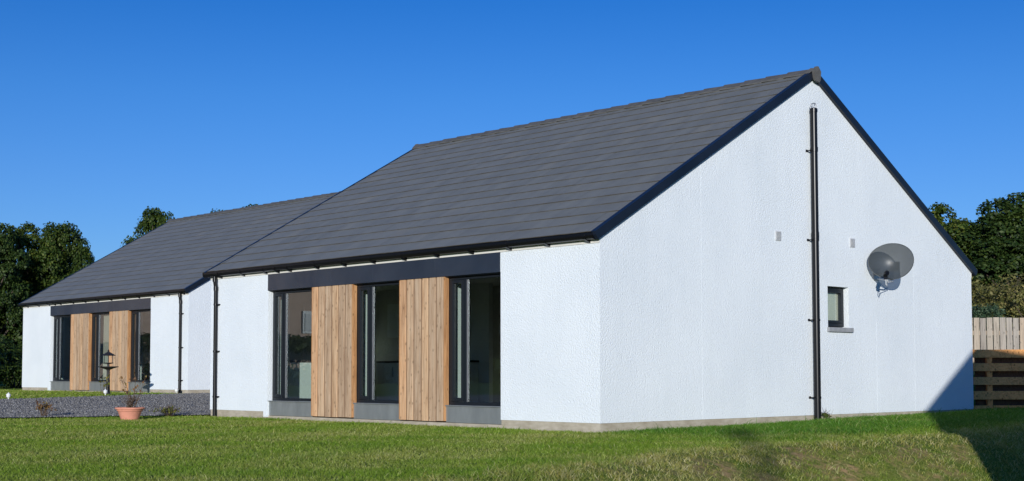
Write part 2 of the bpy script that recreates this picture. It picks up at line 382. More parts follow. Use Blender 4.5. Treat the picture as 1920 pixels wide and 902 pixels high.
# bare soil patches on the bank: (x, y, radius along the bank, strength)
PATCH = []
def bank_pt(px, py):
    u = (px-960)/2543.615; v = (py-106.43-451)/2543.615
    d = FW+u*RT-v*UP
    for k in range(900, 2600):
        p = CAM+d*(k*.01)
        if p.z < float(ground_z(p.x, p.y)): return p
    return p
for px, py, rr, st in [(1708, 846, .26, 1), (1532, 868, .42, 1), (1568, 885, .35, .9), (1485, 870, .3, .8), (1350, 882, .34, .9), (1415, 862, .22, .6), (1660, 850, .2, .5),
                       (1600, 845, .16, .5), (1180, 886, .22, .6), (1240, 880, .2, .5), (1740, 870, .18, .4), (1630, 880, .18, .4)]:
    p = bank_pt(px, py); PATCH.append((p.x, p.y, p.z, rr, st))
rs = random.Random(4)
for _ in range(46):
    q = bank_pt(rs.uniform(1150, 1830), rs.uniform(848, 900)); PATCH.append((q.x, q.y, q.z, rs.uniform(.06, .17), rs.uniform(.35, .9)))
def soil_w(x, y):
    w = np.zeros_like(x)
    for (a, b, c, rr, st) in PATCH:
        q = np.hypot((x-a)*1.0, (y-b)*.8)/rr*(1+.35*np.sin(9*x+5*y)+.3*np.sin(7*y-11*x+2))
        w = np.maximum(w, st*(1-sst(q, .55, 1.25)))
    return w
def axis(a, b, step, far, grow=1.25):
    c = list(np.arange(a, b+1e-6, step)); s = step; x = b
    while x < far: s *= grow; x += s; c.append(x)
    s = step; x = a; lo = []
    while x > -far: s *= grow; x -= s; lo.append(x)
    return np.array(lo[::-1]+c)
gx = axis(-14, 9, .14, 700); gy = axis(-12, 12, .16, 700)
X, Y = np.meshgrid(gx, gy, indexing='ij'); Z = ground_z(X, Y)
nx, ny = X.shape; I = np.arange(nx*ny).reshape(nx, ny)
F = np.stack([I[:-1, :-1], I[1:, :-1], I[1:, 1:], I[:-1, 1:]], -1).reshape(-1, 4)
# stay clear of the houses' rooms: floors lie above the soil
soil = soil_w(X, Y)
tag(big_mesh('ground', np.stack([X, Y, Z], -1).reshape(-1, 3), F, GROUND, attrs={'soil': soil.ravel()}, smooth=True), kind='structure')

# gravel drive between the two houses
near_edge = [(-12.6, -16), (-12.2, -8), (-11.45, -3.6), (-10.9, -1.2), (-10.45, -.1), (-10.36, 1), (-10.36, 6), (-10.36, 16)]
far_edge = [(-15.8, -16), (-16.0, -8), (-16.9, -2), (-17.7, 1.2), (-18.6, 3.4), (-18.96, 4.7), (-18.96, 6), (-18.96, 16)]
def edge_at(E, y): return np.interp(y, [e[1] for e in E], [e[0] for e in E])
ys = np.arange(-16, 16.01, .25); ts = np.linspace(0, 1, 40)
gxs = edge_at(near_edge, ys)[:, None]*(1-ts)+edge_at(far_edge, ys)[:, None]*ts
gxs = gxs+(.07*np.sin(ys*5.1)+.05*np.sin(ys*11.7+1))[:, None]*(1-ts)*(ys < -.3)[:, None]
GY = np.repeat(ys[:, None], 40, 1); GZ = ground_z(gxs, GY)+.03
n0, n1 = gxs.shape; I = np.arange(n0*n1).reshape(n0, n1)
F = np.stack([I[:-1, :-1], I[1:, :-1], I[1:, 1:], I[:-1, 1:]], -1).reshape(-1, 4)
tag(big_mesh('gravel_drive', np.stack([gxs, GY, GZ], -1).reshape(-1, 3), F, GRAVEL, smooth=True), kind='structure')
def stones(n):
    yy = rng.uniform(-6.5, 9, n); t = rng.uniform(.005, .995, n)
    xx = edge_at(near_edge, yy)*(1-t)+edge_at(far_edge, yy)*t; zz = ground_z(xx, yy)+.034
    base = np.array([(1, 0, 0), (0, 1, 0), (-1, 0, 0), (0, -1, 0), (0, 0, .8), (0, 0, -.5)], float)
    fc = np.array([(0, 1, 4), (1, 2, 4), (2, 3, 4), (3, 0, 4), (1, 0, 5), (2, 1, 5), (3, 2, 5), (0, 3, 5)])
    sz = rng.uniform(.009, .026, n); a = rng.uniform(0, 6.28, n); ca, sa = np.cos(a), np.sin(a)
    b = base[None]*rng.uniform(.6, 1.3, (n, 6, 1))*sz[:, None, None]
    V = np.stack([b[..., 0]*ca[:, None]-b[..., 1]*sa[:, None]+xx[:, None], b[..., 0]*sa[:, None]+b[..., 1]*ca[:, None]+yy[:, None], b[..., 2]+zz[:, None]], -1)
    Fv = (fc[None]+(np.arange(n)*6)[:, None, None]).reshape(-1, 3)
    return V.reshape(-1, 3), Fv
V, F = stones(42000)
tag(big_mesh('gravel', V, F, STONE), 'loose grey gravel stones covering the drive between the houses', 'gravel', kind='stuff')

# ------------------------------------------------------------------ house
L, WD, SL, YA = 10.32, 10.43, .577, 5.215
HA = 5.61
def zl(y): return HA-SL*abs(y-YA)          # underside line of the verge
def zu(y): return zl(y)+.125               # tile surface
ang = math.atan(SL); ca_, sa_ = math.cos(ang), math.sin(ang)

def roof_tiles(par):
    mb = MB(); edge = []
    courses = 18; ymin = -.10; run = (YA-ymin); g = run/courses; tw = .33; th = .009
    for side in (0, 1):
        for c in range(courses):
            ya, yb = ymin+c*g, ymin+(c+1)*g+.06
            if c == courses-1: yb = YA-.02
            off = (c % 2)*tw/2
            x = -L-.05+off-tw
            while x < .03:
                xa, xb = max(x+.0008, -L-.05), min(x+tw-.0008, .03); x += tw
                if xb-xa < .02: continue
                j = random.uniform(-.0012, .0012); k = random.uniform(-.0012, .0012); q = random.uniform(-.001, .001)
                # lower end is proud of the course below, upper end is under the course above
                pts = []
                for yy, lift in ((ya, .005), (yb, -.010)):
                    for xx, jj in ((xa, j), (xb, k)):
                        zz = zu(yy)+lift+jj+(q if yy == ya else 0)
                        pts.append((xx, yy, zz))
                low = [(p[0], p[1]+th*sa_*.3, p[2]-th) for p in pts[:2]]
                mid = []
                y1 = ya+.007
                for (p0, p1) in ((pts[0], pts[2]), (pts[1], pts[3])):
                    t = (y1-ya)/(yb-ya); mid.append(tuple(p0[i]+(p1[i]-p0[i])*t for i in range(3)))
                vs = [pts[0], pts[1], mid[0], mid[1], pts[2], pts[3], low[0], low[1]]
                if side: vs = [(v[0], 2*YA-v[1], v[2]) for v in vs]
                mb.add(vs, [(0, 1, 3, 2), (2, 3, 5, 4), (6, 7, 1, 0)])
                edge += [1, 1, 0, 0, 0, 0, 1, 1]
    # roof deck beneath the tiles
    for side in (0, 1):
        f = (lambda y: y) if not side else (lambda y: 2*YA-y)
        d = [(-L-.05, f(-.07), zl(-.07)+.02), (.03, f(-.07), zl(-.07)+.02), (.03, YA, zl(YA)+.02), (-L-.05, YA, zl(YA)+.02)]
        e = [(p[0], p[1], p[2]+.07) for p in d]
        mb.add(d+e, [(0, 1, 2, 3), (4, 5, 6, 7), (0, 1, 5, 4), (1, 2, 6, 5), (2, 3, 7, 6), (3, 0, 4, 7)]); edge += [0]*8
    mb.attr['edge'] = edge
    r = mb.build('roof', TILE, par, fix=True)
    rd = MB(); x = -L-.06; first = True
    while x < .02:                                   # overlapping angled ridge tiles
        xe = min(x+.455, .06); lift = random.uniform(0, .006)
        for s in (-1, 1):
            p = [(x, YA, HA+.168+lift), (xe, YA, HA+.150+lift), (xe, YA+s*.16, HA+.150+lift-.10), (x, YA+s*.16, HA+.168+lift-.10)]
            q = [(a, b, c-.022) for a, b, c in p]
            rd.add(p+q, [(0, 1, 2, 3), (4, 5, 6, 7), (0, 1, 5, 4), (1, 2, 6, 5), (2, 3, 7, 6), (3, 0, 4, 7)])
        x = xe-.005
    rd.build('ridge_cap', RIDGE, r)
    for xe, sx in ((.062, 1), (-L-.062, -1)):
        ec = MB(); to3 = lambda u, v, d: (xe+sx*d, YA+u, HA+v)
        ec.prism([(-.10, .10), (-.02, .178), (.03, .182), (.105, .10), (.085, -.045), (.055, -.085), (-.045, -.065), (-.075, -.02)], [], to3, .045)
        ec.build('ridge_end_cap', RIDGE, r, bevel=.008)
    return r
def bracket_pos(): return [-.18, -.975, -1.785, -2.63, -3.45, -4.27, -5.09, -5.9, -6.7, -7.55, -7.94, -8.34, -9.1, -9.9]

def house(loc, label, pipe_x):
    H = empty('house', loc, 0, label, 'house')
    OX0, OX1 = -8.32, -2.03                      # the glazed bay
    # walls, as one mesh: front, two gables, back
    w = MB()
    front = [(-L, 0), (OX0-.13, 0), (OX0-.13, -.10), (OX0, -.10), (OX0, 2.215), (OX1, 2.215), (OX1, 0), (-.3, 0), (-.3, zl(0)-.02), (-L+.3, zl(0)-.02), (-L+.3, zl(0)-.02), (-L, zl(0)-.02)]
    front = [(-L, 0), (OX0-.13, 0), (OX0-.13, -.10), (OX0, -.10), (OX0, 2.215), (OX1, 2.215), (OX1, 0), (0, 0), (0, 2.53), (-L, 2.53)]
    w.prism(front, [], lambda u, v, d: (u, d, v), .30)
    gw = (5.575, 6.205, 1.455, 2.145)
    gab = [(.30, 0), (WD, 0), (WD, zl(WD)+.02), (YA, HA+.03), (.30, zl(.30)+.02)]
    # the gable that faces the camera has a small window
    w.prism(gab, [[(gw[0], gw[2]), (gw[1], gw[2]), (gw[1], gw[3]), (gw[0], gw[3])]], lambda u, v, d: (-d, u, v), .30)
    w.prism([(0, 2.53), (.30, 2.53), (.30, zl(.30)+.02), (0, zl(0)+.02)], [], lambda u, v, d: (-d, u, v), .30)
    w.prism(gab, [], lambda u, v, d: (-L+d, u, v), .30)
    w.prism([(0, 2.53), (.30, 2.53), (.30, zl(.30)+.02), (0, zl(0)+.02)], [], lambda u, v, d: (-L+d, u, v), .30)
    w.box(-L+.30, -.30, WD-.30, WD, 0, 2.6)
    wall = w.build('wall', RENDER, H)
    for y, z1, wd in ((2.245, zl(2.245), .004), (7.06, 1.6, .002), (8.32, 2.6, .002)):
        j = MB(); j.box(.0, .0015, y-wd, y+wd, .0, z1); j.build('movement_joint', RENDER, wall)
    p = MB(); p.box(-L+.012, OX0-.132, .012, .29, -.55, .0); p.box(OX0-.128, OX1+.002, .03, .29, -.55, -.075); p.box(OX1+.004, -.012, .012, .29, -.55, .0)
    p.box(-.29, -.012, .292, WD-.012, -.55, 0); p.box(-L+.012, -L+.29, .292, WD-.012, -.55, 0); p.box(-L+.292, -.292, WD-.29, WD-.012, -.55, 0)
    p.build('plinth', CONC, H)
    roof_tiles(H)
    # verge trims
    for x0, x1 in ((-.004, .06), (-L-.06, -L+.004)):
        for s in (0, 1):
            f = (lambda y: y) if not s else (lambda y: 2*YA-y)
            b = MB(); ya = -.085
            b.prism([(f(ya-.05), zl(ya)+.062), (f(ya), zl(ya)), (YA, HA), (YA, HA+.135), (f(ya-.055), zl(ya-.055)+.135)], [], lambda u, v, d: (x0+d, u, v), x1-x0)
            if x1 > 0: b.prism([(f(ya-.055), zl(ya-.055)+.1352), (YA, HA+.1352), (YA, HA+.145), (f(ya-.055), zl(ya-.055)+.145)], [], lambda u, v, d: (x0-.03+d, u, v), .094)
            b.build('barge_board', NAVY, H)
    # eaves: cream fascia, gutter, brackets
    for s in (0, 1):
        f = (lambda y: y) if not s else (lambda y: WD-y)
        fa = MB(); ys_ = sorted((f(-.014), f(.004))); fa.box(-L-.002, .002, ys_[0], ys_[1], 2.512, 2.645)
        fa.build('fascia', CREAM, H)
        g = MB(); n = 10; prof = []
        for r_ in (.056, .051):
            for k in range(n+1):
                a = math.pi*k/n; prof.append((-.082-r_*math.cos(a), 2.612-r_*math.sin(a)))
        outer = [(f(u), v) for u, v in prof[:n+1]]+[(f(u), v) for u, v in prof[n+1:][::-1]]
        outer = [(f(-.138), 2.648), (f(-.133), 2.648)]
        ring_o = prof[:n+1]; ring_i = prof[n+1:]
        poly = [(-.138, 2.65)]+ring_o+[(-.026, 2.65), (-.031, 2.65)]+ring_i[::-1]+[(-.133, 2.65)]
        g.prism([(f(u), v) for u, v in poly], [], lambda u, v, d: (-L-.09+d, u, v), L+.075)
        cap = [(-.140, 2.652)]+[( -.082-.06*math.cos(math.pi*k/n), 2.612-.06*math.sin(math.pi*k/n)) for k in range(n+1)]+[(-.022, 2.652)]
        for xx in (-L-.096, -.022): g.prism([(f(u), v) for u, v in cap], [], lambda u, v, d: (xx+d, u, v), .012)
        go = g.build('gutter', BLACKP, H)
        for x in bracket_pos():
            b = MB(); b.prism([(f(-.146), 2.63), (f(-.146), 2.60), (f(-.125), 2.562), (f(-.085), 2.545), (f(-.014), 2.515), (f(-.014), 2.64), (f(-.022), 2.64), (f(-.024), 2.585), (f(-.05), 2.555), (f(-.112), 2.562), (f(-.139), 2.60), (f(-.139), 2.63)], [], lambda u, v, d: (x-.02+d, u, v), .04)
            b.build('bracket', BLACKP, go)
    # header, cladding, base panels and windows of the bay
    h = MB(); cuts = [OX0, -6.35, -5.16, -3.55, OX1-.004]
    for a, b_ in zip(cuts[:-1], cuts[1:]): h.box(a+.001, b_-.001, -.010, .02, 2.212, 2.512)
    for x in (-8.2, -7.3, -6.5, -6.2, -5.6, -5.3, -5.05, -4.3, -3.7, -3.4, -2.7, -2.1):
        for z in (2.245,): h.obox((x, -.012, z), (.006, 0, 0), (0, .004, 0), (0, 0, .006))
    h.build('header_panel', HEADM, H, bevel=.002)
    lt = MB(); lt.box(OX0+.001, OX1-.001, .03, .295, 2.2, 2.2145); lt.build('lintel', FRAME, H)
    for xa, xb in ((-6.944, -5.75), (-4.473, -3.346)):
        c = MB(); gv = []; n = 6; wdt = (xb-xa-.012)/n
        for k in range(n):
            d = random.uniform(0, .006); x0 = xa+.004+k*wdt
            yf = .0+d*.6
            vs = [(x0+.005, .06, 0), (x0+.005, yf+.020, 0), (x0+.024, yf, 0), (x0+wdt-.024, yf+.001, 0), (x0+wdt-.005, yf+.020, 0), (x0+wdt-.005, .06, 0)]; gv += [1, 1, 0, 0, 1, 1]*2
            zb, zt = -.055+random.uniform(-.004, .004), 2.209
            c.add([(a, b_, zb) for a, b_, _ in vs]+[(a, b_, zt) for a, b_, _ in vs], [(i, (i+1) % 6, (i+1) % 6+6, i+6) for i in range(6)]+[tuple(range(6)), tuple(range(6, 12))])
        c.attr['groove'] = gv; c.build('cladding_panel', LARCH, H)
        for q in ((xb-.010, xb+.012, .008), (xa-.004, xa+.001, .012)):
            e = MB(); e.box(*q, .098, -.05, 2.2085); e.build('cladding_edge', LARCH_EDGE, H)
        e = MB(); e.box(xa, xb, .062, .10, -.03, 2.2); e.build('cladding_batten', BIRDM, H)
    for xa, xb in ((OX0, -6.949), (-5.735, -4.478), (-3.331, OX1)):
        b = MB(); b.box(xa+.002, xb-.002, .035, .06, -.07, .182); b.box(xa+.002, xb-.002, .012, .104, .183, .199)
        b.build('base_panel', ZINC, H, bevel=.003)
        win(H, 'window', xa+.003, xb-.003, .105, .2, 2.199)
    # small gable window
    fw = MB(); y0, y1, z0, z1 = gw
    xo = -.10
    for a in ((y0, y0+.06, z0+.02, z1), (y1-.06, y1, z0+.02, z1), (y0+.06, y1-.06, z0+.02, z0+.08), (y0+.06, y1-.06, z1-.06, z1)): fw.box(xo-.07, xo, *a)
    for a in ((y0+.061, y0+.10, z0+.081, z1-.061), (y1-.10, y1-.061, z0+.081, z1-.061), (y0+.10, y1-.10, z0+.081, z0+.125), (y0+.10, y1-.10, z1-.10, z1-.061)): fw.box(xo-.06, xo+.015, *a)
    f = fw.build('gable_window', FRAME, H, bevel=.004)
    pn = MB(); pn.box(xo-.04, xo-.034, y0+.10, y1-.10, z0+.125, z1-.10); pn.build('pane', GLASS, f)
    bl = MB(); bl.box(xo-.060, xo-.052, y0+.085, y1-.085, z0+.11, z1-.085); bl.build('gable_reflection_panel', PANE_REFL, H)  # beige panel added behind the glass, stands in for its reflection
    s = MB(); s.box(-.12, .045, y0-.03, y1+.075, z0-.075, z0+.0); s.build('sill', SILLM, H, bevel=.004)
    # vents
    for y, z in ((4.19, 2.895), (6.33, 2.92)):
        v = MB(); v.box(.001, .012, y-.078, y+.078, z-.08, z+.08)
        for k in range(7): zz = z-.062+k*.0205; v.obox((.018, y, zz), (.009, 0, -.005), (0, .062, 0), (.001, 0, .0018))
        v.build('vent_grille', VENTM, H)
    # soil pipe on the gable
    sp = MB(); yp, xp, r = 5.10, .095, .057
    sp.tube([(xp, yp, -.12), (xp, yp, 5.07)], r, 18)
    for z in (5.03, 2.985, 2.93, 4.39): sp.tube([(xp, yp, z-.028), (xp, yp, z+.028)], r+.007, 18)
    o = sp.build('soil_pipe', BLACKP, H)
    for z in (4.36, 2.88, 1.56, .29):
        b = MB(); b.tube([(xp, yp, z-.018), (xp, yp, z+.018)], r+.006, 18); b.box(.0, xp, yp-.085, yp-.066, z-.009, z+.009); b.box(xp-.01, xp+.01, yp-.085, yp-.05, z-.009, z+.009); b.box(0, .01, yp-.105, yp-.06, z-.02, z+.02)
        b.build('pipe_bracket', BLACKP, o)
    cg = MB()
    for k in range(10):
        a = 2*math.pi*k/10; c, s_ = math.cos(a), math.sin(a)
        cg.tube([(xp+c*r*.95, yp+s_*r*.95, 5.07), (xp+c*r, yp+s_*r, 5.105), (xp+c*r*.7, yp+s_*r*.7, 5.145), (xp, yp, 5.16)], .004, 5)
    cg.build('pipe_cage', STEEL, o)
    # rainwater pipe on the front
    dp = MB(); yb = -.055
    dp.tube([(pipe_x+.0, -.082, 2.56), (pipe_x, -.082, 2.50), (pipe_x, -.075, 2.46), (pipe_x, yb-.01, 2.40), (pipe_x, yb, 2.34), (pipe_x, yb, -.16)], .036, 14)
    for z in (2.50, 2.33): dp.tube([(pipe_x, -.079 if z > 2.4 else yb, z-.04), (pipe_x, -.079 if z > 2.4 else yb, z+.04)], .043, 14)
    d = dp.build('downpipe', BLACKP, H)
    for z in (2.02, 1.12, .25):
        b = MB(); b.tube([(pipe_x, yb, z-.016), (pipe_x, yb, z+.016)], .042, 14); b.box(pipe_x+.03, pipe_x+.085, yb-.01, -.0, z-.012, z+.012); b.box(pipe_x-.02, pipe_x+.02, yb+.02, 0, z-.012, z+.012)
        b.build('pipe_bracket', BLACKP, d)
    # inside: floor, ceiling, plastered walls
    r = MB(); r.box(-L+.32, -.32, .32, WD-.32, -.12, .012); r.build('floor', FLOORW, H)
    r = MB(); r.box(-L+.31, -.31, .31, WD-.31, 2.42, 2.5); r.build('ceiling', CEIL, H)
    r = MB(); r.box(-L+.302, -L+.36, .305, 4.4, .014, 2.418); r.box(-.36, -.302, .305, 4.4, .014, 2.418); r.box(-L+.31, -.31, 4.4, 4.5, .014, 2.418)
    r.build('interior_wall', PLASTER, H)
    r = MB(); r.box(-L+.36, OX0, .302, .47, .014, 2.418); r.box(OX1, -.36, .302, .47, .014, 2.418); r.box(OX0, OX1, .302, .47, 2.22, 2.418)
    for xa, xb in ((-6.944, -5.75), (-4.473, -3.346)): r.box(xa+.002, xb+.006, .186, .47, .014, 2.198)
    r.build('window_reveal', REVEAL, H)
    r = MB()
    r.box(-6.0, -.31, 5.4, 5.45, 0, 2.4); r.box(-.62, -.60, 5.2, 6.6, 1.2, 2.3)
    r.build('bathroom_screen', PLASTER, H)
    return H
def win(H, name, x0, x1, y, z0, z1):
    f = MB(); jd = .05; m0 = x0+.345; m1 = m0+.055
    f.box(x0, x0+jd, y, y+.08, z0, z1); f.box(x1-jd, x1, y, y+.08, z0, z1); f.box(m0, m1, y, y+.08, z0+.05, z1-.045)
    f.box(x0+jd, x1-jd, y, y+.08, z0, z0+.05); f.box(x0+jd, x1-jd, y, y+.08, z1-.045, z1)
    o = f.build(name, FRAME, H, bevel=.004)
    sa, sb, sz0, sz1 = x0+jd+.003, m0-.003, z0+.053, z1-.048; t = .05
    s = MB(); yy = y-.016
    s.box(sa, sa+t, yy, yy+.07, sz0, sz1); s.box(sb-t, sb, yy, yy+.07, sz0, sz1); s.box(sa+t, sb-t, yy, yy+.07, sz0, sz0+t+.01); s.box(sa+t, sb-t, yy, yy+.07, sz1-t, sz1)
    s.build('sash', FRAME, o, bevel=.005)
    g = MB(); g.box(sa+t-.005, sb-t+.005, yy+.03, yy+.036, sz0+t, sz1-t+.01); g.build('pane', GLASS, o)
    g = MB(); g.box(m1-.005, x1-jd+.005, y+.03, y+.036, z0+.045, z1-.04); g.build('pane', GLASS, o)
    b = MB(); b.box(m1+.001, m1+.009, y+.014, y+.028, z0+.052, z1-.047); b.build('edge_glint_strip', STEEL, o)  # bright strip added to imitate the light reflected at the glass edge

near_house = house((0, 0, 0), 'nearest white rendered house with a soil pipe and small window on its gable', -10.06)
FX, FY, FZ = -19.02, 4.504, .258
far_house = house((FX, FY, FZ), 'farther white rendered house set back beyond the gravel drive', -.33)

# ------------------------------------------------------------------ inside the near house: kitchen
def unit(name, x0, x1, y0, y1, z0, z1, face, label, cat, n=2, grp=None, top=True):
    t = empty(name, ((x0+x1)/2, (y0+y1)/2, z0), 0, label, cat, grp); lx, ly = (x1-x0)/2, (y1-y0)/2; h = z1-z0
    b = MB(); b.box(-lx, lx, -ly, ly, .1 if top else 0, h); b.build('carcass', WHITEP, t)
    if top:
        k = MB(); k.box(-lx+.02, lx-.06, -ly+.06, ly-.02, 0, .098); k.build('kickboard', WORKT, t)
        k = MB(); k.box(-lx-.01, lx+.02, -ly-.02, ly+.005, h+.002, h+.04); k.build('worktop', WORKT, t)
    for i in range(n):
        d = MB(); q = MB()
        if face == 'y':
            a, c = -lx+2*lx*i/n+.004, -lx+2*lx*(i+1)/n-.004
            d.box(a, c, -ly-.02, -ly-.002, .11 if top else .004, h-.004); q.box(c-.06, c-.045, -ly-.045, -ly-.021, h-.28, h-.08)
        else:
            a, c = -ly+2*ly*i/n+.004, -ly+2*ly*(i+1)/n-.004
            d.box(lx+.002, lx+.02, a, c, .11 if top else .004, h-.004); q.box(lx+.021, lx+.045, c-.06, c-.045, h-.28, h-.08)
        do = d.build('door', WHITEP, t); q.build('handle', STEEL, do)
    return t
unit('kitchen_base_unit', -9.0, -6.6, 3.05, 3.64, .014, .9, 'y', 'white kitchen base units with a dark worktop behind the middle window', 'cupboard', 4)
unit('kitchen_base_unit', -9.1, -8.47, .52, 2.4, .014, .9, 'x', 'low white units along the end wall behind the left window', 'cupboard', 3)
unit('kitchen_wall_unit', -9.0, -6.9, 3.32, 3.64, 1.42, 2.1, 'y', 'white wall cupboards above the worktop behind the middle window', 'cupboard', 4, None, False)
w = MB(); w.box(-9.94, -6.3, 3.65, 3.75, .014, 2.415); w.build('partition_wall', PLASTER, near_house)
# inside the far house: blinds and a screen
for xa, xb, z0, lab in ((-8.26, -7.98, .35, 'narrow beige blind in the left window of the farther house'), (-5.28, -4.5, 1.0, 'wide beige roller blind half lowered in the middle window of the farther house'), (-5.68, -5.40, .35, 'narrow beige blind in the side light of the middle window'), (-3.28, -3.0, .7, 'narrow beige blind in the right window of the farther house')):
    b = MB(); n = 12
    for k in range(n):
        a, c = xa+(xb-xa)*k/n, xa+(xb-xa)*(k+1)/n
        b.box(a, c, .24+(k % 2)*.004, .246+(k % 2)*.004, z0, 2.17)
    b.box(xa, xb, .238, .254, z0-.02, z0); tag(b.build('window_blind', BLIND, None, loc=(FX, FY, FZ)), lab, 'blind')
t = empty('television', (FX-5.0, FY+.75, FZ+.45), 0, 'black television seen low through the middle window of the farther house', 'television')
b = MB(); b.box(-.42, .42, -.02, .02, .12, .62); b.build('screen', BLACKP, t, bevel=.004); b = MB(); b.box(-.2, .2, -.1, .1, 0, .02); b.box(-.04, .04, -.015, .015, .02, .12); b.build('stand', BLACKP, t)

# ------------------------------------------------------------------ satellite dish on the gable
nrm = Vector((.33, -.944, .06)).normalized(); dc = Vector((.42, 6.91, 2.605))
hor = Vector((-nrm.y, nrm.x, 0)).normalized(); hor = hor if hor.y > 0 else -hor
ver = hor.cross(nrm); ver = ver if ver.z > 0 else -ver
D = empty('satellite_dish', (0, 7.0, 2.3), 0, 'grey mesh satellite dish mounted on the white gable wall', 'satellite dish')
off = Vector((0, 7.0, 2.3))
vs = []; fs = []; NR, NA = 8, 40
for i in range(NR+1):
    for k in range(NA):
        a = 2*math.pi*k/NA; rr = i/NR
        u, v = .385*rr*math.cos(a), .31*rr*math.sin(a)
        vs.append(dc+hor*u+ver*v+nrm*((u*u+v*v)/.55-.16)-off)
for i in range(NR):
    for k in range(NA):
        fs.append((i*NA+k, i*NA+(k+1) % NA, (i+1)*NA+(k+1) % NA, (i+1)*NA+k))
mb = MB(); mb.add(vs, fs, True); o = mb.build('reflector', DISH, D, fix=False)
rim = MB(); rim.tube([vs[NR*NA+k % NA] for k in range(NA+1)], .006, 6, False); rim.build('rim', simple('dish_rim_grey', (.06, .068, .07), .4), o)
mb = MB(); back = dc-nrm*.215-ver*.06-off
mb.tube([(0, back.y-.05, back.z-.12), (.16, back.y-.05, back.z-.12), tuple(back)], .02, 10); mb.box(.0, .02, back.y-.13, back.y+.03, back.z-.22, back.z-.02)
mb.obox(tuple(back), tuple(hor*.08), tuple(ver*.08), tuple(nrm*.025)); mb.build('wall_bracket', STEEL, D)
bot = dc-ver*.30+nrm*.0-off; lnb = dc-ver*.275+nrm*.40-hor*.02-off
mb = MB(); mb.tube([tuple(bot-nrm*.10), tuple(bot+nrm*.10-ver*.03), tuple(lnb-ver*.05)], .013, 8); mb.build('feed_arm', BLACKP, D)
mb = MB(); dn = (dc-off-lnb).normalized(); mb.tube([tuple(lnb-dn*.05), tuple(lnb+dn*.02), tuple(lnb+dn*.025), tuple(lnb+dn*.07)], [.034, .034, .042, .042], 14)
mb.obox(tuple(lnb-ver*.045), tuple(hor*.03), tuple(ver*.04), tuple(nrm*.03)); lo = mb.build('receiver_head', BLACKP, D)
mb = MB(); mb.tube([tuple(lnb-ver*.08), tuple(lnb-ver*.16+nrm*.0), tuple(lnb-ver*.19-nrm*.05), tuple(lnb-ver*.12-nrm*.14), tuple(bot-nrm*.10-ver*.04), (.03, back.y-.05, back.z-.2)], .007, 6)
mb.tube([tuple(lnb-ver*.08+hor*.02), tuple(lnb-ver*.14+hor*.03-nrm*.03), tuple(lnb-ver*.1-nrm*.12+hor*.02)], .006, 6); mb.build('cable', LNBW, D)

# ------------------------------------------------------------------ fences at the right
ft = Vector((.685, .728, 0)); fnrm = Vector((-.728, .685, 0))
def fence_point(s, d, z): return Vector((-.07, 10.62, 0))+ft*s+fnrm*d+Vector((0, 0, z))
Fn = empty('board_fence', tuple(fence_point(0, 0, 0)), 0, 'low brown hit and miss fence of wide horizontal boards beside the gable', 'fence')
o0 = fence_point(0, 0, 0)
mb = MB()
for i, (za, zb) in enumerate(((.98, 1.135), (.72, .872), (.455, .605), (.175, .338), (-.06, .06))):
    x = -.02+random.uniform(-.02, .02)
    mb.obox(tuple(fence_point(1.75+x, 0, (za+zb)/2)-o0), tuple(ft*1.77), tuple(fnrm*.016), (0, 0, (zb-za)/2))
mb.build('front_board', FENCE_BROWN, Fn, bevel=.003)
mb = MB()
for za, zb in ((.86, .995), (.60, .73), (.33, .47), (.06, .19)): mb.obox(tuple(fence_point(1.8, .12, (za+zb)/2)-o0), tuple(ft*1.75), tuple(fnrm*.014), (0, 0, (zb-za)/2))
mb.build('rear_board', FENCE_SHADE, Fn)
for s in (.30, 1.85, 3.4):
    mb = MB(); mb.obox(tuple(fence_point(s, .062, .47)-o0), tuple(ft*.05), tuple(fnrm*.042), (0, 0, .6)); mb.build('post', FENCE_BROWN, Fn)
Fu = empty('picket_fence', tuple(fence_point(-1.5, 1.5, .8)), 0, 'pale weathered upright board fence standing above the brown fence', 'fence')
o0 = fence_point(-1.5, 1.5, .8); mb = MB(); s = -1.5
while s < 4.6:
    mb.obox(tuple(fence_point(s+.06, 1.5+random.uniform(0, .006), 1.23+random.uniform(-.008, .008))-o0), tuple(ft*.0575+fnrm*random.uniform(-.003, .003)), tuple(fnrm*.010), (random.uniform(-.003, .003), random.uniform(-.003, .003), .58)); s += .134
mb.build('upright_board', FENCE_PALE, Fu)
mb = MB()
for z in (.95, 1.5): mb.obox(tuple(fence_point(1.55, 1.54, z)-o0), tuple(ft*3.05), tuple(fnrm*.02), (0, 0, .045))
mb.build('rail', FENCE_PALE, Fu)
for s in (-1.4, .4, 2.2, 4.0):
    mb = MB(); mb.obox(tuple(fence_point(s, 1.61, 1.1)-o0), tuple(ft*.045), tuple(fnrm*.045), (0, 0, .65)); mb.build('post', FENCE_PALE, Fu)

# ------------------------------------------------------------------ garden things
gz = lambda x, y: float(ground_z(x, y))
